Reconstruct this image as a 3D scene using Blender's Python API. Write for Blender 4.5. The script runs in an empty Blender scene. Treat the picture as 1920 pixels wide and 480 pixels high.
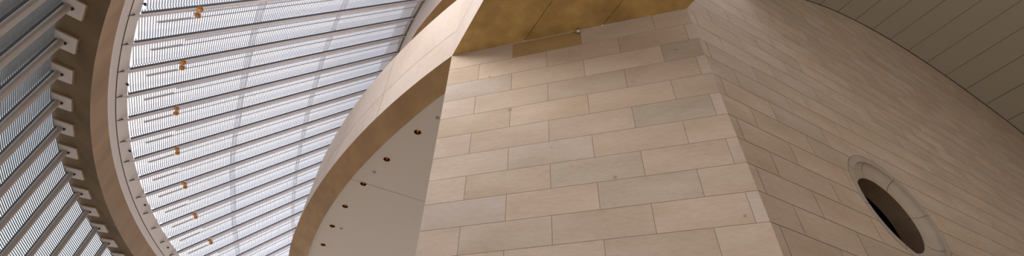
import bpy, bmesh, math, random
import numpy as np
from mathutils import Vector, Matrix
random.seed(7)
sc = bpy.context.scene
COL = sc.collection
U = 0.61            # height of one stone course in metres; plans below are given in courses
EYE = 1.6           # eye height above the floor
FZ = -EYE / U       # floor level in courses

# ------------------------------------------------------------------ camera
TH, RO, FPX = 0.7504, 0.0407, 899.8
F = Vector((0, math.cos(TH), math.sin(TH))); r0 = Vector((1, 0, 0)); u0 = r0.cross(F)
RT = r0 * math.cos(RO) + u0 * math.sin(RO); UP = -r0 * math.sin(RO) + u0 * math.cos(RO)
cd = bpy.data.cameras.new('camera'); cam = bpy.data.objects.new('camera', cd); COL.objects.link(cam)
m = Matrix.Identity(4)
for i in range(3):
    m[i][0], m[i][1], m[i][2] = RT[i], UP[i], -F[i]
m[2][3] = EYE
cam.matrix_world = m
cd.sensor_width = 36; cd.lens = 36 * FPX / 1920; cd.clip_start = 0.05; cd.clip_end = 500
sc.camera = cam

# ------------------------------------------------------------------ light and exposure
sc.view_settings.view_transform = 'Standard'; sc.view_settings.look = 'None'
sc.view_settings.exposure = 0.1; sc.view_settings.gamma = 1.0
sc.view_settings.use_curve_mapping = False
WORLD_STRENGTH = 1.5
SUN_STRENGTH = 0.45
SUN_DIR = Vector((-0.65, -0.43, 0.59))      # towards the sun
wd = bpy.data.worlds.new('world'); sc.world = wd; wd.use_nodes = True
nt = wd.node_tree; nt.nodes.clear()
out = nt.nodes.new('ShaderNodeOutputWorld'); bg = nt.nodes.new('ShaderNodeBackground')
tc = nt.nodes.new('ShaderNodeTexCoord'); nz = nt.nodes.new('ShaderNodeTexNoise'); rp = nt.nodes.new('ShaderNodeValToRGB')
nz.inputs['Scale'].default_value = 3.0; nz.inputs['Detail'].default_value = 5
rp.color_ramp.elements[0].position = 0.35; rp.color_ramp.elements[0].color = (0.74, 0.80, 0.92, 1)
rp.color_ramp.elements[1].position = 0.6; rp.color_ramp.elements[1].color = (1.0, 0.96, 1.0, 1)
nt.links.new(tc.outputs['Generated'], nz.inputs['Vector']); nt.links.new(nz.outputs['Fac'], rp.inputs['Fac'])
nt.links.new(rp.outputs['Color'], bg.inputs['Color']); nt.links.new(bg.outputs['Background'], out.inputs['Surface'])
bg.inputs['Strength'].default_value = WORLD_STRENGTH
sd = bpy.data.lights.new('sun', 'SUN'); sd.energy = SUN_STRENGTH; sd.angle = math.radians(40); sd.color = (1.0, 0.95, 0.90)
so = bpy.data.objects.new('sun', sd); COL.objects.link(so)
so.rotation_euler = SUN_DIR.to_track_quat('Z', 'Y').to_euler()

ROOF_POWER = 650
rd = bpy.data.lights.new('daylight_fill', 'AREA'); rd.energy = ROOF_POWER; rd.shape = 'SQUARE'; rd.size = 5.0; rd.color = (1.0, 0.96, 0.93)
ro_ = bpy.data.objects.new('daylight_fill', rd); COL.objects.link(ro_); ro_.location = (-10 * U, 6 * U, EYE + 25 * U)      # added area lamp standing in for daylight from the skylight at left
ro_.rotation_euler = Vector((-12, -7, 15)).to_track_quat('Z', 'Y').to_euler()
HALL_FILL_POWER = 1050
hd = bpy.data.lights.new('hall_fill', 'AREA'); hd.energy = HALL_FILL_POWER; hd.shape = 'RECTANGLE'; hd.size = 14; hd.size_y = 8; hd.color = (1.0, 0.96, 0.90)
ho = bpy.data.objects.new('hall_fill', hd); COL.objects.link(ho); hd.spread = math.radians(130); ho.location = (17, -9, 1.5)      # unseen fill lamp, added to brighten the right wall and vault
ho.rotation_euler = Vector((-0.1, -0.75, -0.65)).to_track_quat('Z', 'Y').to_euler()

# ------------------------------------------------------------------ materials
def mat(name, color, rough=0.7, metal=0.0, noise=None, bump=0.0, attr=False, uv=False, spec=0.3, stretch=(1, 1, 1), rot=0.0):
    M = bpy.data.materials.new(name); M.use_nodes = True; t = M.node_tree; n = t.nodes
    b = n['Principled BSDF']; b.inputs['Roughness'].default_value = rough; b.inputs['Metallic'].default_value = metal
    b.inputs['Specular IOR Level'].default_value = spec
    if attr:
        a = n.new('ShaderNodeAttribute'); a.attribute_name = 'tone'; src = a.outputs['Color']
    else:
        c = n.new('ShaderNodeRGB'); c.outputs[0].default_value = (*color, 1); src = c.outputs[0]
    co = n.new('ShaderNodeTexCoord'); mp = n.new('ShaderNodeMapping'); mp.inputs['Scale'].default_value = stretch
    mp.inputs['Rotation'].default_value = (0, 0, rot)
    t.links.new(co.outputs['UV' if uv else 'Object'], mp.inputs['Vector'])
    for (sc_, lo, hi, det) in (noise or []):
        z = n.new('ShaderNodeTexNoise'); z.inputs['Scale'].default_value = sc_; z.inputs['Detail'].default_value = det
        t.links.new(mp.outputs[0], z.inputs['Vector'])
        r = n.new('ShaderNodeValToRGB'); r.color_ramp.elements[0].position = 0.3; r.color_ramp.elements[1].position = 0.7
        r.color_ramp.elements[0].color = (*lo, 1); r.color_ramp.elements[1].color = (*hi, 1)
        t.links.new(z.outputs['Fac'], r.inputs['Fac'])
        x = n.new('ShaderNodeMix'); x.data_type = 'RGBA'; x.blend_type = 'MULTIPLY'; x.inputs[0].default_value = 1
        t.links.new(src, x.inputs[6]); t.links.new(r.outputs['Color'], x.inputs[7]); src = x.outputs[2]
    t.links.new(src, b.inputs['Base Color'])
    if bump:
        z = n.new('ShaderNodeTexNoise'); z.inputs['Scale'].default_value = 18; z.inputs['Detail'].default_value = 6
        t.links.new(mp.outputs[0], z.inputs['Vector'])
        bp = n.new('ShaderNodeBump'); bp.inputs['Strength'].default_value = bump; bp.inputs['Distance'].default_value = 0.01
        t.links.new(z.outputs['Fac'], bp.inputs['Height']); t.links.new(bp.outputs[0], b.inputs['Normal'])
    return M
STONE_NOISE = [(0.6, (0.87, 0.83, 0.78), (1.06, 1.06, 1.08), 4), (7.0, (0.93, 0.93, 0.92), (1.04, 1.04, 1.04), 6)]
M_stone = mat('limestone', (0.5, 0.42, 0.35), 0.75, noise=STONE_NOISE, bump=0.15, attr=True, uv=True, stretch=(0.55, 1.6, 1))
M_mortar = mat('mortar', (0.34, 0.265, 0.195), 0.9)
M_spot = mat('stain', (0.33, 0.27, 0.215), 0.8)
M_face = mat('balcony_limestone', (0.50, 0.42, 0.355), 0.75, noise=[(0.35, (0.88, 0.84, 0.80), (1.06, 1.07, 1.10), 3), (6.0, (0.95, 0.95, 0.95), (1.03, 1.03, 1.03), 5)])
M_plaster = mat('amber_plaster', (0.53, 0.36, 0.145), 0.55, noise=[(0.8, (0.60, 0.56, 0.48), (1.12, 1.10, 1.0), 6), (3.0, (0.85, 0.83, 0.8), (1.08, 1.08, 1.08), 5)])
M_brown = mat('brown_plaster', (0.42, 0.27, 0.125), 0.6, noise=[(0.9, (0.72, 0.68, 0.62), (1.12, 1.12, 1.12), 6), (4.0, (0.88, 0.87, 0.85), (1.06, 1.06, 1.06), 5)], stretch=(1, 0.35, 1), rot=0.5)
M_fascia = mat('tan_plaster', (0.31, 0.205, 0.115), 0.6, noise=[(1.1, (0.78, 0.74, 0.68), (1.1, 1.1, 1.1), 6)], stretch=(1, 1, 0.3), rot=0.4)
M_white = mat('white_paint', (0.66, 0.60, 0.55), 0.5)
M_tube = mat('tube_paint', (0.80, 0.75, 0.75), 0.38, spec=0.5)
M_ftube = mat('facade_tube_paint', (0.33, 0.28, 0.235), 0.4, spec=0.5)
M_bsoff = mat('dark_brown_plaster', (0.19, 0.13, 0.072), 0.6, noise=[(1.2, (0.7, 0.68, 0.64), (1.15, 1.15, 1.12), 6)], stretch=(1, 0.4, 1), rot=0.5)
M_purlin = mat('purlin_paint', (0.9, 0.92, 0.93), 0.5)
M_mull = mat('mullion_paint', (0.42, 0.41, 0.41), 0.5)
M_dgrey = mat('dark_grey_paint', (0.13, 0.125, 0.13), 0.5)
M_blade = mat('louvre_paint', (0.66, 0.67, 0.71), 0.45)
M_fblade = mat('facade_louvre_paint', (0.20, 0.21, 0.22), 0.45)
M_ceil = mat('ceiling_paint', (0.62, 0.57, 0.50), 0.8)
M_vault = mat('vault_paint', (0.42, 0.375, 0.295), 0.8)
M_seam = mat('seam_shadow_gap', (0.10, 0.08, 0.065), 0.9)
M_floor = mat('floor_stone', (0.55, 0.45, 0.36), 0.6, noise=[(1.0, (0.9, 0.9, 0.9), (1.05, 1.05, 1.05), 3)])
M_copper = mat('copper_reflector', (0.22, 0.09, 0.035), 0.25, metal=1.0)
M_gold = mat('gold_reflector', (0.85, 0.42, 0.12), 0.35, metal=0.6)
M_black = mat('black_plastic', (0.02, 0.018, 0.016), 0.5)
M_cove = mat('oculus_limestone', (0.43, 0.365, 0.29), 0.7, noise=[(3.0, (0.94, 0.93, 0.92), (1.04, 1.04, 1.04), 5)])
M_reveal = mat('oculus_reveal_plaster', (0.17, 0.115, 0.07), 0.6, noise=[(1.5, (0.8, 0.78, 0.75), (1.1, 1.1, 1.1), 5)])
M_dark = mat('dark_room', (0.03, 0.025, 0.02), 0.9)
M_grey = mat('grey_disc', (0.33, 0.31, 0.28), 0.6)
def emis(name, c, s):
    M = bpy.data.materials.new(name); M.use_nodes = True; b = M.node_tree.nodes['Principled BSDF']
    b.inputs['Base Color'].default_value = (*c, 1); b.inputs['Emission Color'].default_value = (*c, 1); b.inputs['Emission Strength'].default_value = s
    return M
M_bulb = emis('bulb_glow', (1.0, 0.72, 0.45), 0.5)
def glassmat(name, tint, gloss, frost=0.0):
    M = bpy.data.materials.new(name); M.use_nodes = True; t = M.node_tree; n = t.nodes; n.clear()
    o = n.new('ShaderNodeOutputMaterial'); tr = n.new('ShaderNodeBsdfTransparent'); g = n.new('ShaderNodeBsdfGlossy'); x = n.new('ShaderNodeMixShader')
    tr.inputs[0].default_value = (*tint, 1); g.inputs['Roughness'].default_value = 0.05; x.inputs[0].default_value = gloss
    t.links.new(tr.outputs[0], x.inputs[1]); t.links.new(g.outputs[0], x.inputs[2]); last = x
    if frost:
        d = n.new('ShaderNodeBsdfTranslucent'); d.inputs[0].default_value = (0.85, 0.87, 0.9, 1); y = n.new('ShaderNodeMixShader'); y.inputs[0].default_value = frost
        t.links.new(x.outputs[0], y.inputs[1]); t.links.new(d.outputs[0], y.inputs[2]); last = y
    t.links.new(last.outputs[0], o.inputs['Surface']); return M
M_glass = glassmat('clear_glass', (0.98, 0.98, 0.99), 0.02)
M_frit = glassmat('fritted_glass', (0.66, 0.70, 0.76), 0.04, 0.35)
M_fglass = glassmat('facade_glass', (0.86, 0.94, 0.97), 0.05)

# ------------------------------------------------------------------ helpers
def W(x, y, z): return Vector((x * U, y * U, EYE + z * U))
class MB:
    def __init__(s): s.v = []; s.f = []; s.m = []; s.t = []; s.uv = []
    def face(s, pts, mi=0, tone=None, uv=None):
        k = len(s.v); s.v += [Vector(p) for p in pts]; s.f.append(tuple(range(k, k + len(pts)))); s.m.append(mi); s.t.append(tone); s.uv.append(uv)
    def mesh(s, vs, fs, mi=0):
        k = len(s.v); s.v += [Vector(p) for p in vs]
        for f in fs: s.f.append(tuple(k + i for i in f)); s.m.append(mi); s.t.append(None); s.uv.append(None)
    def box(s, c, ax, ay, az, mi=0):
        c, ax, ay, az = Vector(c), Vector(ax), Vector(ay), Vector(az)
        vs = [c + i * ax + j * ay + k * az for i in (-1, 1) for j in (-1, 1) for k in (-1, 1)]
        s.mesh(vs, [(0, 1, 3, 2), (4, 6, 7, 5), (0, 4, 5, 1), (2, 3, 7, 6), (0, 2, 6, 4), (1, 5, 7, 3)], mi)
    def tube(s, p0, p1, r, n=16, mi=0, r1=None, cap=True):
        p0, p1 = Vector(p0), Vector(p1); d = (p1 - p0).normalized(); a = d.orthogonal().normalized(); b = d.cross(a)
        r1 = r if r1 is None else r1; vs = []
        for p, rr in ((p0, r), (p1, r1)):
            for i in range(n):
                q = 2 * math.pi * i / n; vs.append(p + (a * math.cos(q) + b * math.sin(q)) * rr)
        fs = [(i, (i + 1) % n, n + (i + 1) % n, n + i) for i in range(n)]
        if cap: fs += [tuple(range(n))[::-1], tuple(range(n, 2 * n))]
        s.mesh(vs, fs, mi)
    def lathe(s, c, ax, prof, n=32, mi=0):
        c, ax = Vector(c), Vector(ax).normalized(); a = ax.orthogonal().normalized(); b = ax.cross(a); vs = []
        for (r, h) in prof:
            for i in range(n):
                q = 2 * math.pi * i / n; vs.append(c + ax * h + (a * math.cos(q) + b * math.sin(q)) * r)
        fs = [(j * n + i, j * n + (i + 1) % n, (j + 1) * n + (i + 1) % n, (j + 1) * n + i) for j in range(len(prof) - 1) for i in range(n)]
        s.mesh(vs, fs, mi)
    def build(s, name, mats, parent=None, loc=None, smooth=False):
        if not isinstance(mats, (list, tuple)): mats = [mats]
        base = Vector(loc) if loc is not None else (parent.location.copy() if parent is not None and 'base' not in parent else Vector(parent['base']) if parent is not None else Vector((0, 0, 0)))
        me = bpy.data.meshes.new(name); me.from_pydata([tuple(v - base) for v in s.v], [], s.f)
        for x in mats: me.materials.append(x)
        me.polygons.foreach_set('material_index', s.m)
        if any(t is not None for t in s.t):
            at = me.attributes.new('tone', 'FLOAT_COLOR', 'CORNER'); k = 0
            for p, t in zip(me.polygons, s.t):
                for li in p.loop_indices: at.data[li].color = (*(t or (0.4, 0.33, 0.27)), 1)
        if any(t is not None for t in s.uv):
            ul = me.uv_layers.new(name='uv')
            for p, t in zip(me.polygons, s.uv):
                if t:
                    for li, q in zip(p.loop_indices, t): ul.data[li].uv = q
        if smooth:
            me.polygons.foreach_set('use_smooth', [True] * len(me.polygons))
            me.set_sharp_from_angle(angle=math.radians(35))
        me.update()
        o = bpy.data.objects.new(name, me); COL.objects.link(o); o['base'] = tuple(base)
        if parent is not None: o.parent = parent
        else: o.location = base
        return o
def empty(name, loc):
    o = bpy.data.objects.new(name, None); COL.objects.link(o); o.location = loc; o['base'] = tuple(loc); o.empty_display_size = 0.2; return o
def tag(o, label=None, cat=None, group=None, kind=None):
    if label: o['label'] = label
    if cat: o['category'] = cat
    if group: o['group'] = group
    if kind: o['kind'] = kind
    return o
def struct(o, label=None): return tag(o, label, None, None, 'structure')
def polar(c, r, deg): a = math.radians(deg); return (c[0] + r * math.cos(a), c[1] + r * math.sin(a))

# ------------------------------------------------------------------ geometry of the place (in courses)
A = np.array([-2.8312, 13.6488]); B = np.array([6.8805, 10.7192])          # the two top corners of the front wall
Z0 = 17.01                                                                 # underside of balcony and stone beam
e1 = (B - A) / np.linalg.norm(B - A); WF = float(np.linalg.norm(B - A)); m1 = np.array([e1[1], -e1[0]])      # m1 faces the viewer
n2 = np.array([-0.502, 1.0]); n2 /= np.linalg.norm(n2); e2 = np.array([n2[1], -n2[0]])                        # right wall: along e2, facing -n2
def FP(u, z, d=0.0): p = A + e1 * u + m1 * d; return W(p[0], p[1], z)
def RP(s, z, d=0.0): p = B + e2 * s + n2 * d; return W(p[0], p[1], z)      # d > 0 goes into the wall
HOLE_S, HOLE_Z, R_RING, R_OUT, R_IN = 8.166, 10.13, 2.36, 2.085, 1.54

def rnd_tone(grey=None):
    g = random.random() if grey is None else grey
    v = random.uniform(0.96, 1.04)
    warm = (0.555, 0.43, 0.32); cool = (0.52, 0.425, 0.345)
    return tuple(v * (w * (1 - g) + c * g) for w, c in zip(warm, cool))

# front wall of stone blocks: courses one unit high, blocks 2.93 long in running bond
def front_wall():
    mb = MB(); j = 0.007; dep = 0.016
    special = {(0, 1): (0.42, 0.28, 0.12), (2, 0): (0.505, 0.42, 0.35), (2, 3): (0.43, 0.345, 0.265), (6, 1): (0.515, 0.425, 0.345), (7, 2): (0.49, 0.408, 0.325),
               (8, 0): (0.525, 0.435, 0.37), (5, 3): (0.46, 0.385, 0.305), (9, 1): (0.54, 0.435, 0.345), (6, 0): (0.57, 0.455, 0.365), (7, 0): (0.58, 0.465, 0.37),
               (9, 0): (0.57, 0.455, 0.36), (5, 0): (0.57, 0.455, 0.37), (3, 0): (0.57, 0.455, 0.37), (8, 2): (0.49, 0.405, 0.32), (3, 3): (0.49, 0.38, 0.285), (4, 3): (0.49, 0.385, 0.29), (1, 3): (0.50, 0.39, 0.295)}
    row = 0
    while True:
        zt = Z0 - row; zb = zt - 1
        if zt <= FZ: break
        zb = max(zb, FZ)
        if row % 2: js = [0, 1.39, 4.32, 7.25, 9.81, WF]
        else: js = [0, 2.86, 5.79, 8.74, WF]
        for k in range(len(js) - 1):
            a, b = js[k], js[k + 1]; t = special.get((row, k)) or rnd_tone(.15 + random.random() * 0.45)
            if row % 2 and k == 4: t = (0.56, 0.46, 0.38)
            ja = j if a > 0 else 0; jb = j if b < WF - 0.01 else 0
            q = [(a + ja, zb + j), (b - jb, zb + j), (b - jb, zt - j), (a + ja, zt - j)]
            Q = [(a, zb), (b, zb), (b, zt), (a, zt)]
            mb.face([FP(u, z) for u, z in q], 0, t, [(u + row * 3.7 + k * 11, z) for u, z in q])
            for i in range(4):
                i2 = (i + 1) % 4
                mb.face([FP(*Q[i], -dep), FP(*Q[i2], -dep), FP(*q[i2]), FP(*q[i])], 1)
        row += 1
    for (u, v, r) in ((2.85, 4.12, .075), (9.25, 2.42, .08), (6.35, 7.9, .06), (1.9, 1.95, .04), (9.6, 9.75, .04), (4.4, 6.3, .03)):
        ring = [(u + r * math.cos(q) * 1.1, Z0 - v + r * math.sin(q)) for q in [k * math.pi / 8 for k in range(16)]]
        mb.face([FP(x, z, .003) for x, z in ring], 2)
    # body behind the face: left return and back
    T = 1.2
    mb.face([FP(0, FZ), FP(0, Z0), FP(0.25, Z0, -T), FP(0.25, FZ, -T)], 0, (0.5, 0.42, 0.35), [(0, 0), (0, 1), (1, 1), (1, 0)])
    mb.face([FP(0.25, FZ, -T), FP(0.25, Z0, -T), FP(WF, Z0, -T), FP(WF, FZ, -T)], 0, (0.5, 0.42, 0.35), [(0, 0), (0, 1), (1, 1), (1, 0)])
    return mb.build('wall_front', [M_stone, M_mortar, M_spot])
struct(front_wall(), 'front wall of long beige limestone blocks under the amber soffit')

# right wall with the round opening
def hole_clip(mb, a, b, zb, zt, d, mi, t, R, uvo=0):
    if a > HOLE_S + R or b < HOLE_S - R or zb > HOLE_Z + R or zt < HOLE_Z - R:
        q = [(a, zb), (b, zb), (b, zt), (a, zt)]
        mb.face([RP(s, z, d) for s, z in q], mi, t, [(s + uvo, z) for s, z in q]); return
    n = max(1, int((b - a) / 0.06)); xs = sorted(set([a + (b - a) * i / n for i in range(n + 1)] + [x for x in (HOLE_S - R, HOLE_S + R) if a < x < b]))
    ch = lambda x: math.sqrt(max(0, R * R - (x - HOLE_S) ** 2))
    for x0, x1 in zip(xs, xs[1:]):
        c0, c1 = ch(x0), ch(x1); xm = (x0 + x1) / 2
        if c0 == 0 and c1 == 0 and abs(xm - HOLE_S) > R:
            parts = [(zb, zb, zt, zt)]
        else:
            parts = []
            u0_, u1_ = max(zb, HOLE_Z + c0), max(zb, HOLE_Z + c1)
            if u0_ < zt or u1_ < zt: parts.append((min(u0_, zt), min(u1_, zt), zt, zt))
            l0, l1 = min(zt, HOLE_Z - c0), min(zt, HOLE_Z - c1)
            if l0 > zb or l1 > zb: parts.append((zb, zb, max(l1, zb), max(l0, zb)))
        for (p0, p1, p2, p3) in parts:
            q = [(x0, p0), (x1, p1), (x1, p2), (x0, p3)]
            mb.face([RP(s, z, d) for s, z in q], mi, t, [(s + uvo, z) for s, z in q])
def right_wall():
    mb = MB(); j = 0.009; S1 = 52.0; row = -16
    while True:
        zt = Z0 - row; zb = max(zt - 1, FZ)
        if zt <= FZ: break
        st = 1.4 if row % 2 else 2.8
        js = [0.0] + [st + 2.8 * k for k in range(int((S1 - st) / 2.8) + 1)] + [S1]
        if row % 2 == 0: js.insert(1, 0.35)
        for k in range(len(js) - 1):
            a, b = js[k], js[k + 1]; t = tuple(1.05 * c for c in rnd_tone(.35 + .5 * random.random()))
            if k == 0 and row % 2 == 0 and 0: t = (0.56, 0.46, 0.38)
            hole_clip(mb, a + (j if a > 0 else 0), b - j, zb + j, zt - j, 0.0, 0, t, R_RING + 0.012, row * 5.3 + k * 9)
        row += 1
    zt = Z0 + 16
    hole_clip(mb, 0, S1, FZ, zt, 0.03, 1, None, R_RING - 0.1)
    mb.face([RP(0, Z0, 0.0), RP(0, zt, 0), RP(0, zt, 1.2), RP(0, Z0, 1.2)], 0, (0.5, 0.42, 0.35), [(0, 0)] * 4)
    return mb.build('wall_right', [M_stone, M_mortar])
struct(right_wall(), 'long right wall of limestone blocks with the round opening')

# round opening: flush ring, concave cove and dark reveal
def oculus():
    loc = RP(HOLE_S, HOLE_Z); ax3 = (RP(0, 0, 1) - RP(0, 0, 0)).normalized(); ex = (RP(1, 0) - RP(0, 0)).normalized(); ez = Vector((0, 0, 1))
    root = empty('window_1', loc); struct(root, 'round opening sunk into the right limestone wall')
    NS = 8; off = math.radians(12); gap = 0.012
    def ringseg(prof, mb, a0, a1, n=14):
        vs = []
        for i in range(n + 1):
            a = a0 + (a1 - a0) * i / n
            for (r, d) in prof: vs.append(loc + (ex * math.cos(a) + ez * math.sin(a)) * r * U + ax3 * d * U)
        k = len(prof)
        mb.mesh(vs, [(i * k + q, i * k + q + 1, (i + 1) * k + q + 1, (i + 1) * k + q) for i in range(n) for q in range(k - 1)])
    ring, cove, back = MB(), MB(), MB()
    D = 0.31
    pc = [(R_OUT, 0.0)] + [(R_OUT - (R_OUT - R_IN) * (1 - math.cos(t)), 0.02 + D * math.sin(t)) for t in [math.pi / 2 * i / 9 for i in range(10)]]
    for i in range(NS):
        a0 = off + 2 * math.pi * i / NS; a1 = off + 2 * math.pi * (i + 1) / NS
        ringseg([(R_RING - 0.006, 0.0), (R_OUT, 0.0)], ring, a0 + gap / 3, a1 - gap / 3)
        ringseg(pc, cove, a0 + gap / 2, a1 - gap / 2)
    ringseg([(R_RING - 0.006, 0.03)] + [(r + 0.02, d + 0.025) for r, d in pc], back, 0, 2 * math.pi, 96)
    ring.build('ring', M_cove, root); cove.build('cove', M_cove, root, smooth=True); back.build('joint_backing', M_mortar, root, smooth=True)
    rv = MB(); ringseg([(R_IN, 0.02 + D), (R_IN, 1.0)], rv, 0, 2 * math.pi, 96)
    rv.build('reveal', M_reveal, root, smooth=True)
    sm = MB()
    for i in range(NS):
        a = off + 2 * math.pi * i / NS
        ringseg([(R_IN - 0.004, 0.03 + D), (R_IN - 0.004, 0.99)], sm, a - 0.006, a + 0.006, 1)
    sm.build('reveal_seam', M_seam, root)
    # dark passage behind: near-black box, added to block outside light
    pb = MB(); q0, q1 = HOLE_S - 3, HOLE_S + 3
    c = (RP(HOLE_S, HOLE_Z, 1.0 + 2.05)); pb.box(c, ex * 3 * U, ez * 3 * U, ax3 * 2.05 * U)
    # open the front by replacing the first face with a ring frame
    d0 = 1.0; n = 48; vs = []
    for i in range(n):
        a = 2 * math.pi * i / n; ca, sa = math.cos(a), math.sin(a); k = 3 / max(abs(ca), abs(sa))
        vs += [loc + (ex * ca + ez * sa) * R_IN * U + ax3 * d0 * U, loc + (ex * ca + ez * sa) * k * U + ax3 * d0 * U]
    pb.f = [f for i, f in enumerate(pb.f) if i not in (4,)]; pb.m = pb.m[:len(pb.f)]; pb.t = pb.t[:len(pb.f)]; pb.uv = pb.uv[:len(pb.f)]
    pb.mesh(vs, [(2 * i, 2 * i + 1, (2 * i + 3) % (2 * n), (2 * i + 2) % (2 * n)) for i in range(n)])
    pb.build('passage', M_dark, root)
oculus()

# barrel vault ceiling meeting the right wall
vs_ = np.array([3, 8, 12.7, 17.5, 22.4, 27, 30, 33, 36.6, 40.2, 45, 51]); vz_ = np.array([20.5, 24.7, 27.6, 30.0, 31.1, 31.5, 31.6, 31.4, 30.8, 29.6, 27.5, 24.0])
VP = np.polyfit(vs_ - 28, vz_, 4)
def vz(s): return float(np.polyval(VP, s - 28))
def vault():
    mb = MB(); L = 46.0; g = 0.024
    edges = [5.4 + 2.45 * k for k in range(19)]
    for k in range(len(edges) - 1):
        a, b = edges[k], edges[k + 1]; n = 6
        for i in range(n):
            s0 = a + g + (b - a - 2 * g) * i / n; s1 = a + g + (b - a - 2 * g) * (i + 1) / n
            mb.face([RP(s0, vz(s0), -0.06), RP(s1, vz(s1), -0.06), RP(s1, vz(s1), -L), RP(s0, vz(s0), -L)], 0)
        mb.face([RP(a - g, vz(a) - .003, -0.03), RP(a + g, vz(a) - .003, -0.03), RP(a + g, vz(a) - .003, -L), RP(a - g, vz(a) - .003, -L)], 1)
    ss = np.linspace(edges[0], edges[-1], 120)
    for s0, s1 in zip(ss, ss[1:]):
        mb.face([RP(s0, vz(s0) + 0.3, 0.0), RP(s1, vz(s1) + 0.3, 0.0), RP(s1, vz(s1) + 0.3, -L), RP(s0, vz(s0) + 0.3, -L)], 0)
    return mb.build('ceiling', [M_vault, M_seam], smooth=False)
struct(vault(), 'vaulted off-white panel ceiling above the right wall')

fl = MB(); fl.face([W(-70, -45, FZ), W(75, -45, FZ), W(75, 75, FZ), W(-70, 75, FZ)]); struct(fl.build('floor', M_floor))
bw = MB()
c0 = B + e2 * 52; c1 = c0 - n2 * 46; c2 = B + e2 * (-62) - n2 * 46
bw.face([W(*c0, FZ), W(*c1, FZ), W(*c1, 33), W(*c0, 33)]); struct(bw.build('wall_far', M_face))
bw = MB(); bw.face([W(*c1, FZ), W(*c2, FZ), W(*c2, 33), W(*c1, 33)]); struct(bw.build('wall_back_added', M_face))  # unseen back wall, added to close off light from behind

rb = MB(); k0 = B + e2 * 5.0 - n2 * 16; k1 = B + e2 * 5.0 - n2 * 46; k2 = B + e2 * (-62) - n2 * 46; k3 = B + e2 * (-62) - n2 * 16
rb.face([W(*q, 33.0) for q in (k0, k1, k2, k3)]); struct(rb.build('ceiling_back_added', M_vault))  # unseen roof piece, added to cut the sky light on the front wall

# ------------------------------------------------------------------ big stone beam over the viewer (its soffit is amber plaster)
LB = 17.0; TOP = 22.1; db = -n2
def stone_beam():
    root = empty('stone_beam', W(*A, Z0)); tag(root, 'huge stone beam with amber plaster underside above the front wall', 'beam')
    A2, B2 = A + db * LB, B + db * LB
    f = MB(); g = 0.012
    zj = 18.95
    for (za, zb_) in ((Z0, zj - g), (zj + g, TOP)):
        f.face([W(*A, za), W(*A2, za), W(*A2, zb_), W(*A, zb_)])
    f.face([W(*A2, Z0), W(*B2, Z0), W(*B2, TOP), W(*A2, TOP)]); f.face([W(*A, TOP), W(*A2, TOP), W(*B2, TOP), W(*B, TOP)]); f.face([W(*B2, Z0), W(*B, Z0), W(*B, TOP), W(*B2, TOP)])
    q = A - m1 * 0.03 
    f.face([W(*(A + e1 * .03), zj - .03), W(*(A2 + e1 * .03), zj - .03), W(*(A2 + e1 * .03), zj + .03), W(*(A + e1 * .03), zj + .03)], 1)
    f.build('fascia', [M_face, M_mortar], root)
    s = MB(); us = [0, 3.35, 6.75, WF]; gg = 0.03
    for k in range(3):
        a = us[k] + (gg if k else 0); b = us[k + 1] - (gg if k < 2 else 0)
        P = [A + e1 * a, A + e1 * b, A + e1 * b + db * LB, A + e1 * a + db * LB]
        s.face([W(*p, Z0) for p in P])
        for (x, sg) in ((a, -1), (b, 1)):
            if (x == a and k) or (x == b and k < 2):
                P0 = A + e1 * x; P1 = A + e1 * (x + sg * gg)
                s.face([W(*P0, Z0), W(*(P0 + db * LB), Z0), W(*(P1 + db * LB), Z0 + .04), W(*P1, Z0 + .04)])
    s.build('soffit', M_plaster, root)
    c = MB()
    for (u0_, u1_) in ((0.05, WF - 0.05),):
        a, b = A + e1 * u0_ + m1 * 0.012, A + e1 * u1_ + m1 * 0.012
        c.face([W(*a, Z0 - 0.05), W(*b, Z0 - 0.05), W(*b, Z0 - 0.004), W(*a, Z0 - 0.004)])
        a2, b2 = a - m1 * .012, b - m1 * .012
        c.face([W(*a, Z0 - 0.05), W(*b, Z0 - 0.05), W(*b2, Z0 - 0.05), W(*a2, Z0 - 0.05)])
    c.build('shadow_trim', M_face, root)
stone_beam()

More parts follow.
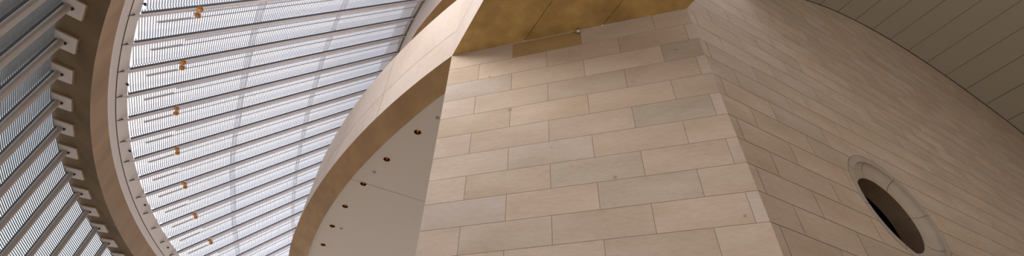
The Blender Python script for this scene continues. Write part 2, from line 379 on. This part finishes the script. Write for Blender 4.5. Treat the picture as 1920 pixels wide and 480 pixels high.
# ------------------------------------------------------------------ curved balcony: stone parapet, brown soffit band, white ceiling panel
OC, OR_ = (24.23, 46.14), 42.30
IC, IR = (43.89, 60.05), 64.5
aA = math.degrees(math.atan2(A[1] - OC[1], A[0] - OC[0])) % 360
def o_pt(a): 
    p = polar(OC, OR_, a)
    return p
PO = [2.0960742013e-05, -0.00221532207, 0.1015974019, -2.8544316274, 22.0996045488]; PI_ = [-0.0001982622984, 0.03135998785, -1.834828892, 18.7555722]
def ext(P, y, y0=32.5):      # smooth plan curve x(y), carried on straight beyond y0
    if y <= y0: return float(np.polyval(P, y))
    return float(np.polyval(P, y0) + np.polyval(np.polyder(P), y0) * (y - y0))
def ptop(y): return TOP
def inner_pt(y):   # point of the inner soffit edge at the given y
    return (IC[0] - math.sqrt(max(0.01, IR ** 2 - (y - IC[1]) ** 2)), y)
def balcony():
    root = empty('curved_balcony', W(*A, Z0)); tag(root, 'curved stone balcony left of the front wall with brown underside and white ceiling', 'balcony')
    N = 90; yy = [A[1] + (46 - A[1]) * i / N for i in range(N + 1)]
    pts = [(ext(PO, y), y) for y in yy]; pts[0] = tuple(A)
    pr = MB(); zj = 18.9; g = 0.012
    def off(p, d):   # outward (towards the skylight)
        dx = (ext(PO, p[1] + .05) - ext(PO, p[1] - .05)) / .1; v = np.array([-1.0, dx]); v /= np.linalg.norm(v); return tuple(np.array(p) + v * d)
    for i in range(N):
        p, q = pts[i], pts[i + 1]; t0, t1 = ptop(p[1]), ptop(q[1]); c = 0.07
        pi, qi = off(p, -0.6), off(q, -0.6); pc, qc = off(p, -c), off(q, -c)
        pr.face([W(*p, Z0), W(*q, Z0), W(*q, zj - g), W(*p, zj - g)]); pr.face([W(*p, zj + g), W(*q, zj + g), W(*q, t1 - c), W(*p, t0 - c)])
        pr.face([W(*off(p, -.03), zj - .03), W(*off(q, -.03), zj - .03), W(*off(q, -.03), zj + .03), W(*off(p, -.03), zj + .03)], 1)
        pr.face([W(*p, t0 - c), W(*q, t1 - c), W(*qc, t1), W(*pc, t0)]); pr.face([W(*pc, t0), W(*qc, t1), W(*qi, t1), W(*pi, t0)])
        pr.face([W(*pi, t0), W(*qi, t1), W(*qi, Z0 + .6), W(*pi, Z0 + .6)])
    pr.build('parapet', [M_face, M_mortar], root, smooth=False)
    # vertical joints of the parapet panels
    for y in (17.9, 22.2, 27.4, 33.5, 40):
        vj = MB(); p = off((ext(PO, y), y), 0.004); q = off((ext(PO, y + .03), y + .03), 0.004)
        vj.face([W(*p, Z0), W(*q, Z0), W(*q, TOP - .1), W(*p, TOP - .1)])
        vj.build('parapet_joint', M_fascia, root)
    sf = MB(); sj = (14, 30, 47, 64)
    ys = [p[1] for p in pts]
    inn = []
    yi = [16.0 + (46 - 16.0) * (i / N) for i in range(N + 1)]
    inn = [(ext(PI_, y), y) for y in yi]; inn[0] = (-2.6, 15.35)
    for i in range(N): sf.face([W(*pts[i], Z0), W(*pts[i + 1], Z0), W(*inn[i + 1], Z0), W(*inn[i], Z0)])
    st = MB()
    for i in range(N): st.face([W(*inn[i], Z0), W(*inn[i + 1], Z0), W(*inn[i + 1], Z0 + .2), W(*inn[i], Z0 + .2)])
    sf.build('soffit', M_brown, root); st.build('soffit_lip', M_ceil, root)
    for k in sj:
        js = MB(); p, q = np.array(pts[k]), np.array(inn[k]); t = (q - p) / np.linalg.norm(q - p); n = np.array([-t[1], t[0]]) * 0.012
        js.face([W(*(p + n), Z0 - .003), W(*(q + n), Z0 - .003), W(*(q - n), Z0 - .003), W(*(p - n), Z0 - .003)])
        js.build('soffit_joint', M_fascia, root)
    # white ceiling panel with holes for the downlights
    zc = Z0 + 0.19
    poly = [p for p in inn] + [(30, inn[-1][1]), (30, 30), tuple(A + e1 * 9.9 - m1 * 1.2), tuple(A - m1 * 1.2 + e1 * .5), tuple(A - m1 * 0.2 + e1 * .4)]
    bm = bmesh.new(); base = root.location
    def loop(ps):
        v = [bm.verts.new(W(*p, zc) - base) for p in ps]
        for i in range(len(v)): bm.edges.new((v[i], v[(i + 1) % len(v)]))
    loop(poly)
    for (x, y) in DOWN: loop([(x + RD * math.cos(2 * math.pi * k / 28), y + RD * math.sin(2 * math.pi * k / 28)) for k in range(28)])
    bmesh.ops.triangle_fill(bm, edges=bm.edges[:], use_beauty=True)
    me = bpy.data.meshes.new('ceiling_panel'); bm.to_mesh(me); bm.free(); me.materials.append(M_ceil)
    o = bpy.data.objects.new('ceiling_panel', me); COL.objects.link(o); o.parent = root; o['base'] = tuple(base)
    k = MB(); p, q = np.array((-9.9, 23.35)), np.array((-3.5, 26.6)); t = (q - p) / np.linalg.norm(q - p); n = np.array([-t[1], t[0]]) * 0.022
    q = p + t * 14
    k.face([W(*(p + n), zc - .004), W(*(q + n), zc - .004), W(*(q - n), zc - .004), W(*(p - n), zc - .004)])
    k.build('ceiling_joint', M_grey, root)
    up = MB(); up.face([W(*p, Z0 + .65) for p in poly]); up.build('deck', M_brown, root)
DOWN = [(-5.04, 19.08), (-7.09, 21.51), (-8.93, 24.0), (-10.62, 26.55), (-12.07, 29.07), (-13.39, 31.73)]; RD = 0.17
balcony()
zc = Z0 + 0.19
ordn = ['nearest the front wall corner', 'second from the front wall corner', 'third, on the thin ceiling joint', 'fourth from the front wall corner', 'fifth, next to a grey disc', 'farthest from the wall, lowest in the photo']
for k, (x, y) in enumerate(DOWN):
    t = empty('downlight', W(x, y, zc)); tag(t, 'round copper downlight in the white balcony ceiling, ' + ordn[k], 'downlight', 'downlights in the balcony ceiling')
    r = MB(); r.lathe(W(x, y, zc), (0, 0, 1), [((RD + .03) * U, -.006), ((RD) * U, -.008), ((RD - .015) * U, 0.004), ((RD - .02) * U, .05), ((RD - .07) * U, .19), (0.02 * U, .2)], 28)
    r.build('reflector', M_copper, t, smooth=True)
    r = MB(); r.lathe(W(x, y, zc + .19), (0, 0, 1), [(0.001, -.045), (.022, -.035), (.03, -.01), (.028, .02), (.02, .06)], 16); r.build('bulb', M_bulb, t, smooth=True)
for k, (x, y, lb) in enumerate([(-8.03, 22.77, 'between the second and third downlights'), (-11.51, 29.35, 'beside the fifth downlight'), (-3.88, 17.91, 'close to the front wall edge')]):
    r = MB(); r.lathe(W(x, y, zc), (0, 0, -1), [(.11 * U, 0), (.105 * U, .012), (.07 * U, .02), (.02 * U, .03), (.0005, .03)], 24)
    tag(r.build('ceiling_sensor', M_grey, loc=W(x, y, zc), smooth=True), 'small flat grey disc in the white balcony ceiling, ' + lb, 'sensor', 'grey discs in the balcony ceiling')
# small dome on the front wall
p = FP(5.72, Z0 - 0.22, 0)
t = empty('wall_dome', p); tag(t, 'tiny black and white ball fixture at the top of the front wall', 'security camera')
mm = Vector((m1[0], m1[1], 0)); c = p + mm * 0.075
r = MB(); r.lathe(c, (0, 0, 1), [(.05 * math.sin(a), -.05 * math.cos(a)) for a in [.02 + i * math.pi / 20 for i in range(11)]], 20); r.build('lens_dome', M_white, t, smooth=True)
r = MB(); r.lathe(c, (0, 0, 1), [(.055, -.002), (.056, .02), (.045, .045), (.02, .06), (.001, .061)], 20); r.tube(p, c + Vector((0, 0, .03)), .018, 10); r.build('housing', M_black, t, smooth=True)

# ------------------------------------------------------------------ curved beam between facade and skylight
TC, TR, GR = (18.52, 43.69), 49.12, 49.43
KC, KR = (21.54, 45.36), 51.25
ZB = 18.55
SD = np.array([0.616, 0.2953, 0.7304]); SD /= np.linalg.norm(SD)
def K_on(ph):     # point of the beam's inner edge on the radial line of the facade circle
    d = np.array([math.cos(math.radians(ph)), math.sin(math.radians(ph))]); c = np.array(TC) - np.array(KC)
    b = d @ c; r = -b + math.sqrt(b * b - (c @ c - KR ** 2)); return tuple(np.array(TC) + d * r)
PH = [172 + i * 0.9 for i in range(80)]
def surf(ph, s, o=0.0):     # point on the skylight surface: s up the slope, o outwards
    a = math.radians(ph); b = np.array([KC[0] + KR * math.cos(a), KC[1] + KR * math.sin(a), ZB]); tan = np.array([-math.sin(a), math.cos(a), 0])
    n = np.cross(tan, SD); n /= np.linalg.norm(n)
    if n[2] < 0: n = -n
    p = b + SD * s + n * o; return W(*p)
def surf_axes(ph):
    a = math.radians(ph); tan = Vector((-math.sin(a), math.cos(a), 0)); d = Vector(SD); n = tan.cross(d).normalized()
    if n.z < 0: n = -n
    return tan, d, n
def sill_end(ph): return .92 + .38 * min(1, max(0, (218 - ph) / 30))
def curved_beam():
    p0 = polar(TC, 48.6, 205); root = empty('curved_beam', W(*p0, Z0)); tag(root, 'curved brown plaster beam between the glass facade and the skylight', 'beam')
    s, f, b, w1, w2, gr = MB(), MB(), MB(), MB(), MB(), MB()
    for a, c in zip(PH, PH[1:]):
        o0, o1 = polar(TC, GR + .1, a), polar(TC, GR + .1, c); k0, k1 = K_on(a), K_on(c)
        s.face([W(*o0, Z0), W(*o1, Z0), W(*k1, Z0), W(*k0, Z0)]); f.face([W(*k0, Z0), W(*k1, Z0), W(*k1, ZB), W(*k0, ZB)])
        b.face([W(*o0, Z0), W(*o1, Z0), W(*o1, ZB + 1.2), W(*o0, ZB + 1.2)])
    s.build('soffit', M_bsoff, root); f.build('fascia', M_fascia, root); b.build('outer_face', M_fascia, root)
    ph = [168 + i * 0.55 for i in range(118)]
    for a, c in zip(ph, ph[1:]):
        w1.face([surf(a, 0, 0.0), surf(c, 0, 0), surf(c, .1, .1), surf(a, .1, .1)]); w1.face([surf(a, .1, .1), surf(c, .1, .1), surf(c, .38, .1), surf(a, .38, .1)])
        w1.face([surf(a, 0, 0.0), surf(c, 0, 0), surf(c, 0, .6), surf(a, 0, .6)])
        gr.face([surf(a, .36, .16), surf(c, .36, .16), surf(c, .46, .16), surf(a, .46, .16)]); 
        ea, ec = sill_end(a), sill_end(c)
        w2.face([surf(a, .43, .1), surf(c, .43, .1), surf(c, ec, .26), surf(a, ea, .26)]); w2.face([surf(a, ea, .26), surf(c, ec, .26), surf(c, ec, 1.3), surf(a, ea, 1.3)])
    w1.build('sill_trim', M_white, root); gr.build('sill_groove', M_seam, root); w2.build('sill_panel', M_white, root)
curved_beam()
for k, (ph, lb) in enumerate([(219.2, 'above the topmost tube end'), (213.9 - 2.0, 'between the third and fourth tube ends'), (204.4, 'between the sixth and seventh tube ends'), (196.8, 'left of the ninth tube end'), (189.4, 'near the lower edge of the photo')]):
    c = surf(ph, .95, .20); tn, d, n = surf_axes(ph); r = MB()
    r.lathe(c, -n, [(.045, 0), (.045, .012), (.02, .02), (.018, .05), (.035, .055), (.03, .065), (.001, .066)], 14)
    tag(r.build('sprinkler_head', M_black, loc=c, smooth=True), 'tiny dark sprinkler head on the white skylight sill, ' + lb, 'sprinkler', 'sprinklers on the white sill')

# ------------------------------------------------------------------ skylight: tubes (things) and glazed louvred bays (the window)
P0, DP = 218.48, 2.53
SEND = lambda ph: 20.4 + 0.9 * min(1, max(0, (216 - ph) / 8.0))
NAMES = ['topmost', 'second', 'third', 'fourth', 'fifth', 'sixth', 'seventh', 'eighth', 'ninth', 'tenth', 'eleventh', 'twelfth', 'thirteenth', 'fourteenth', 'fifteenth', 'sixteenth', 'seventeenth']
rT = 0.085
for i in range(0, 17):
    ph = P0 - DP * i; tn, d, n = surf_axes(ph); s0 = sill_end(ph) - .35; s1 = SEND(ph)
    root = empty('skylight_tube', surf(ph, s0))
    extra = ', with orange spotlights' if i % 2 == 0 and i <= 12 else ''
    tag(root, 'long white skylight tube, %s from the top of the photo%s' % (NAMES[i], extra), 'tube', 'skylight tubes')
    r = MB(); r.tube(surf(ph, s0 + .25), surf(ph, s1), rT * U, 18); r.tube(surf(ph, s0 - .02, .02), surf(ph, s0 + .25), .05 * U, 18, r1=rT * U); r.build('tube', M_tube, root, smooth=True)
    r = MB(); a, b = surf(ph, s0 + .35, rT + .06), surf(ph, s1, rT + .06); c = (a + b) / 2 + tn * 0.01
    r.box(c, (b - a) / 2, tn * .035 * U, n * .07 * U); r.build('gap_shadow_strip', M_dgrey, root)  # dark strip standing for the shadowed gap behind the tube
    r = MB(); c = surf(ph, s0 - .08, .12); r.box(c, d * .16 * U, tn * .012 * U, n * .04 * U); r.build('end_gusset', M_dgrey, root)
# end fixtures, spotlights
SPOT_S = [3.32, 3.39, 3.46, 3.51, 3.63, 3.66, 3.82]
for k in range(7):
    i = 2 * k; ph = P0 - DP * i; tn, d, n = surf_axes(ph); s = SPOT_S[k]; c = surf(ph, s)
    root = empty('spotlight_pair', c); tag(root, 'pair of small orange-glinting spotlights clamped on the %s skylight tube' % NAMES[i], 'spotlight', 'spotlights on the skylight tubes')
    r = MB(); r.box(c - n * (rT * U + .012), d * .03, tn * .04, n * .011); r.box(c - n * .085, d * .015, tn * .16, n * .012); r.build('clamp', M_tube, root, smooth=True)
    for sg, nm in ((1, 'upper'), (-1, 'lower')):
        q = c + tn * .14 * sg - n * .12; aim = (Vector((.45, -.55, -.9)) + tn * .2 * sg).normalized()
        h = MB(); h.lathe(q, aim, [(.001, -.14), (.055, -.135), (.085, -.08), (.092, .08), (.086, .08), (.082, .0)], 20); hd = h.build('lamp_head', M_white, root, smooth=True)
        g = MB(); g.lathe(q, aim, [(.084, .078), (.06, .045), (.001, .02)], 20); g.build('lamp_reflector', M_gold, hd, smooth=True)
        y = MB(); y.tube(q - aim * .03, c - n * .10 + tn * .10 * sg, .012, 8); y.build('yoke', M_dgrey, hd)

def quad_int(ph, tab):
    xs = [t[0] for t in tab][::-1]; ys = [t[1] for t in tab][::-1]; return float(np.interp(ph, xs, ys))
B1 = [(224, 7.0), (218.2, 7.5), (212.1, 8.0), (207.4, 8.17), (203, 8.1), (192.1, 7.06), (185, 5.8), (172, 3.0)]
B2 = [(224, 13.0), (216, 13.7), (210.4, 14.1), (205, 14.28), (198.2, 13.9), (192.6, 13.13), (187.3, 12.13), (172, 9)]
sky = empty('window_2', surf(205, 8)); struct(sky, 'sloped skylight of white louvres and glass between the curved beam and the balcony')
LS = 0.122
for i in range(-1, 17):
    pa, pb = P0 - DP * i, P0 - DP * (i + 1); pm = (pa + pb) / 2; tn, d, n = surf_axes(pm)
    s1 = SEND(pm); bl = MB(); s = 1.05 + .35 * min(1, max(0, (218 - pm) / 30))
    while s < s1 - .1:
        a, b = surf(pa, s, .36), surf(pb, s, .36); c = (a + b) / 2; h = b - a; h = (h - d * h.dot(d)) / 2
        ab = (n * .6 + d * .8).normalized() 
        bl.box(c, h, d * .024 * U, n * .018 * U); s += LS
    bl.build('louvre_blind', M_blade, sky)
    g = MB(); g.face([surf(pa, 1.0, 1.3), surf(pb, 1.0, 1.3), surf(pb, s1, 1.3), surf(pa, s1, 1.3)]); g.build('glass_pane', M_glass, sky)
    g = MB(); w = .30
    for (f0, f1) in ((.36, .64),):
        q0, q1 = pa + (pb - pa) * f0, pa + (pb - pa) * f1
        g.face([surf(q0, 1.3, 1.36), surf(q1, 1.3, 1.36), surf(q1, s1, 1.36), surf(q0, s1, 1.36)])
    g.build('frosted_strip', M_frit, sky)
    r = MB(); c0_, c1_ = surf(pm, 1.9, .30), surf(pm, s1, .30); r.box((c0_ + c1_) / 2, (c1_ - c0_) / 2, tn * .018 * U, n * .02 * U)
    q = pm - .25; c0_, c1_ = surf(q, 3.8, .8), surf(q, s1, .8); r.box((c0_ + c1_) / 2, (c1_ - c0_) / 2, tn * .05 * U, n * .03 * U)
    r.build('mullion', M_mull, sky)
    r = MB(); q = pm - .12; c0_, c1_ = surf(q, 1.9, .45), surf(q, 3.5, .45); r.box((c0_ + c1_) / 2, (c1_ - c0_) / 2, tn * .05 * U, n * .02 * U); r.build('hinge_plate', M_white, sky)
    r = MB()
    for tab in (B1, B2):
        x0, x1 = quad_int(pa, tab), quad_int(pb, tab)
        for ww in (-.16, .16):
            a0, b0 = surf(pa, x0 + ww, .9), surf(pb, x1 + ww, .9); r.box((a0 + b0) / 2, (b0 - a0) / 2, d * .035 * U, n * .035 * U)
        for k in range(16):
            f = (k + .5) / 16; q = pa + (pb - pa) * f; x = x0 + (x1 - x0) * f; c = surf(q, x, .9); r.box(c, tn * .026 * U, (d + tn * .25) * .15 * U, n * .02 * U)
    r.build('purlin', M_purlin, sky)
    r = MB(); e0, e1_ = SEND(pa), SEND(pb)
    r.mesh([surf(pa, e0 - .15, .1), surf(pb, e1_ - .15, .1), surf(pb, e1_ + .1, .1), surf(pa, e0 + .1, .1), surf(pa, e0 - .15, 1.3), surf(pb, e1_ - .15, 1.3)], [(0, 1, 2, 3), (0, 1, 5, 4)])
    r.build('head_frame', M_white, sky)

# stone beam at the head of the skylight
def upper_beam():
    root = empty('stone_beam', W(-6, 19, 29.2)); tag(root, 'pale stone beam at the head of the skylight, seen behind the balcony parapet', 'beam')
    f, s = MB(), MB(); phs = [225 - .8 * i for i in range(64)]
    zb = 29.2; P = []
    for ph in phs:
        t = surf(ph, SEND(ph) + .1, .1); P.append(t)
    def low(t): return Vector((t.x, t.y, EYE + zb * U))
    inn = Vector((.86, .50, 0))
    for a, b in zip(P, P[1:]):
        f.face([low(a), low(b), b, a]); s.face([low(a), low(b), low(b) + inn * 3.2, low(a) + inn * 3.2]); f.face([a, b, b + Vector((0, 0, 1.5)), a + Vector((0, 0, 1.5))])
        f.face([low(a) + inn * 3.2, low(b) + inn * 3.2, b + inn * 3.2, a + inn * 3.2])
    f.build('fascia', M_face, root); s.build('soffit', M_brown, root)
upper_beam()

# ------------------------------------------------------------------ glass facade on the left: tubes (things) and louvred bays (the window)
fac = empty('window_3', W(*polar(TC, GR, 205), 5)); struct(fac, 'tall curved glass facade with horizontal louvres left of the curved beam')
def fph(i): return 220.57 - 2.83 * i + 0.0125 * i * i
FN = {-3: 'first at the top left corner', -2: 'second from the top left corner', -1: 'third from the top left corner', 0: 'topmost of those reaching a white socket'}
for i in range(-3, 13):
    ph = fph(i); tx, ty = polar(TC, TR, ph); rad = Vector((math.cos(math.radians(ph)), math.sin(math.radians(ph)), 0)); tn = Vector((-rad.y, rad.x, 0))
    root = empty('facade_tube', W(tx, ty, FZ))
    tag(root, 'upright beige facade tube, ' + (FN[i] if i in FN else '%s from the top of those reaching a white socket' % NAMES[i]), 'tube', 'facade tubes')
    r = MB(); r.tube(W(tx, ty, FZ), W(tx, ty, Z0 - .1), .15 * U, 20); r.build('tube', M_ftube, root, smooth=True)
    r = MB(); q = polar(TC, TR + .19, ph); r.box(W(*q, (FZ + Z0) / 2), tn * .045 * U, rad * .04 * U, Vector((0, 0, (Z0 - FZ) / 2 * U))); r.build('gap_shadow_strip', M_dgrey, root)  # dark strip again, drawn for the gap shadow along the upright
    r = MB(); cx, cy = polar(TC, (48.58 + 49.43) / 2, ph); c = W(cx, cy, Z0 - .06); r.box(c, rad * .425 * U, tn * .53 * U, Vector((0, 0, .06 * U)))
    sk = r.build('socket_plate', M_white, root)
    r = MB(); 
    for (dx, dy, hx, hy) in ((-.44, 0, .03, .58), (0, .56, .46, .025), (0, -.56, .46, .025)):
        r.box(c + rad * dx * U + tn * dy * U + Vector((0, 0, .03 * U)), rad * hx * U, tn * hy * U, Vector((0, 0, .035 * U)))
    r.build('socket_rim', M_dgrey if 0 else M_fascia, sk)
    r = MB(); r.tube(W(*polar(TC, TR - .15, ph), Z0 - .2), W(*polar(TC, TR - .15, ph), Z0 - .1), .075 * U, 14); r.build('socket_hole', M_black, sk, smooth=True)
for i in range(-8, 15):
    pa, pb = fph(i), fph(i + 1)
    a, b = polar(TC, GR, pa), polar(TC, GR, pb); bl = MB(); z = 6.0
    pm = (pa + pb) / 2; rad = Vector((math.cos(math.radians(pm)), math.sin(math.radians(pm)), 0))
    A_, B_ = Vector((a[0] * U, a[1] * U, 0)), Vector((b[0] * U, b[1] * U, 0))
    while z < Z0 - .05:
        c = (A_ + B_) / 2; c.z = EYE + z * U; bl.box(c, (B_ - A_) / 2, rad * .022 * U, Vector((0, 0, .019 * U))); z += .122
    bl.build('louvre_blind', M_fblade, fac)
    g = MB(); a, b = polar(TC, GR + .8, pa), polar(TC, GR + .8, pb); g.face([W(*a, FZ), W(*b, FZ), W(*b, ZB + 1), W(*a, ZB + 1)]); g.build('glass_pane', M_fglass, fac)
    r = MB()
    for z in (3, 7.0):
        c = (W(*a, z) + W(*b, z)) / 2; r.box(c, (W(*b, z) - W(*a, z)) / 2, rad * .06 * U, Vector((0, 0, .05 * U)))
    r.build('transom', M_fblade, fac)
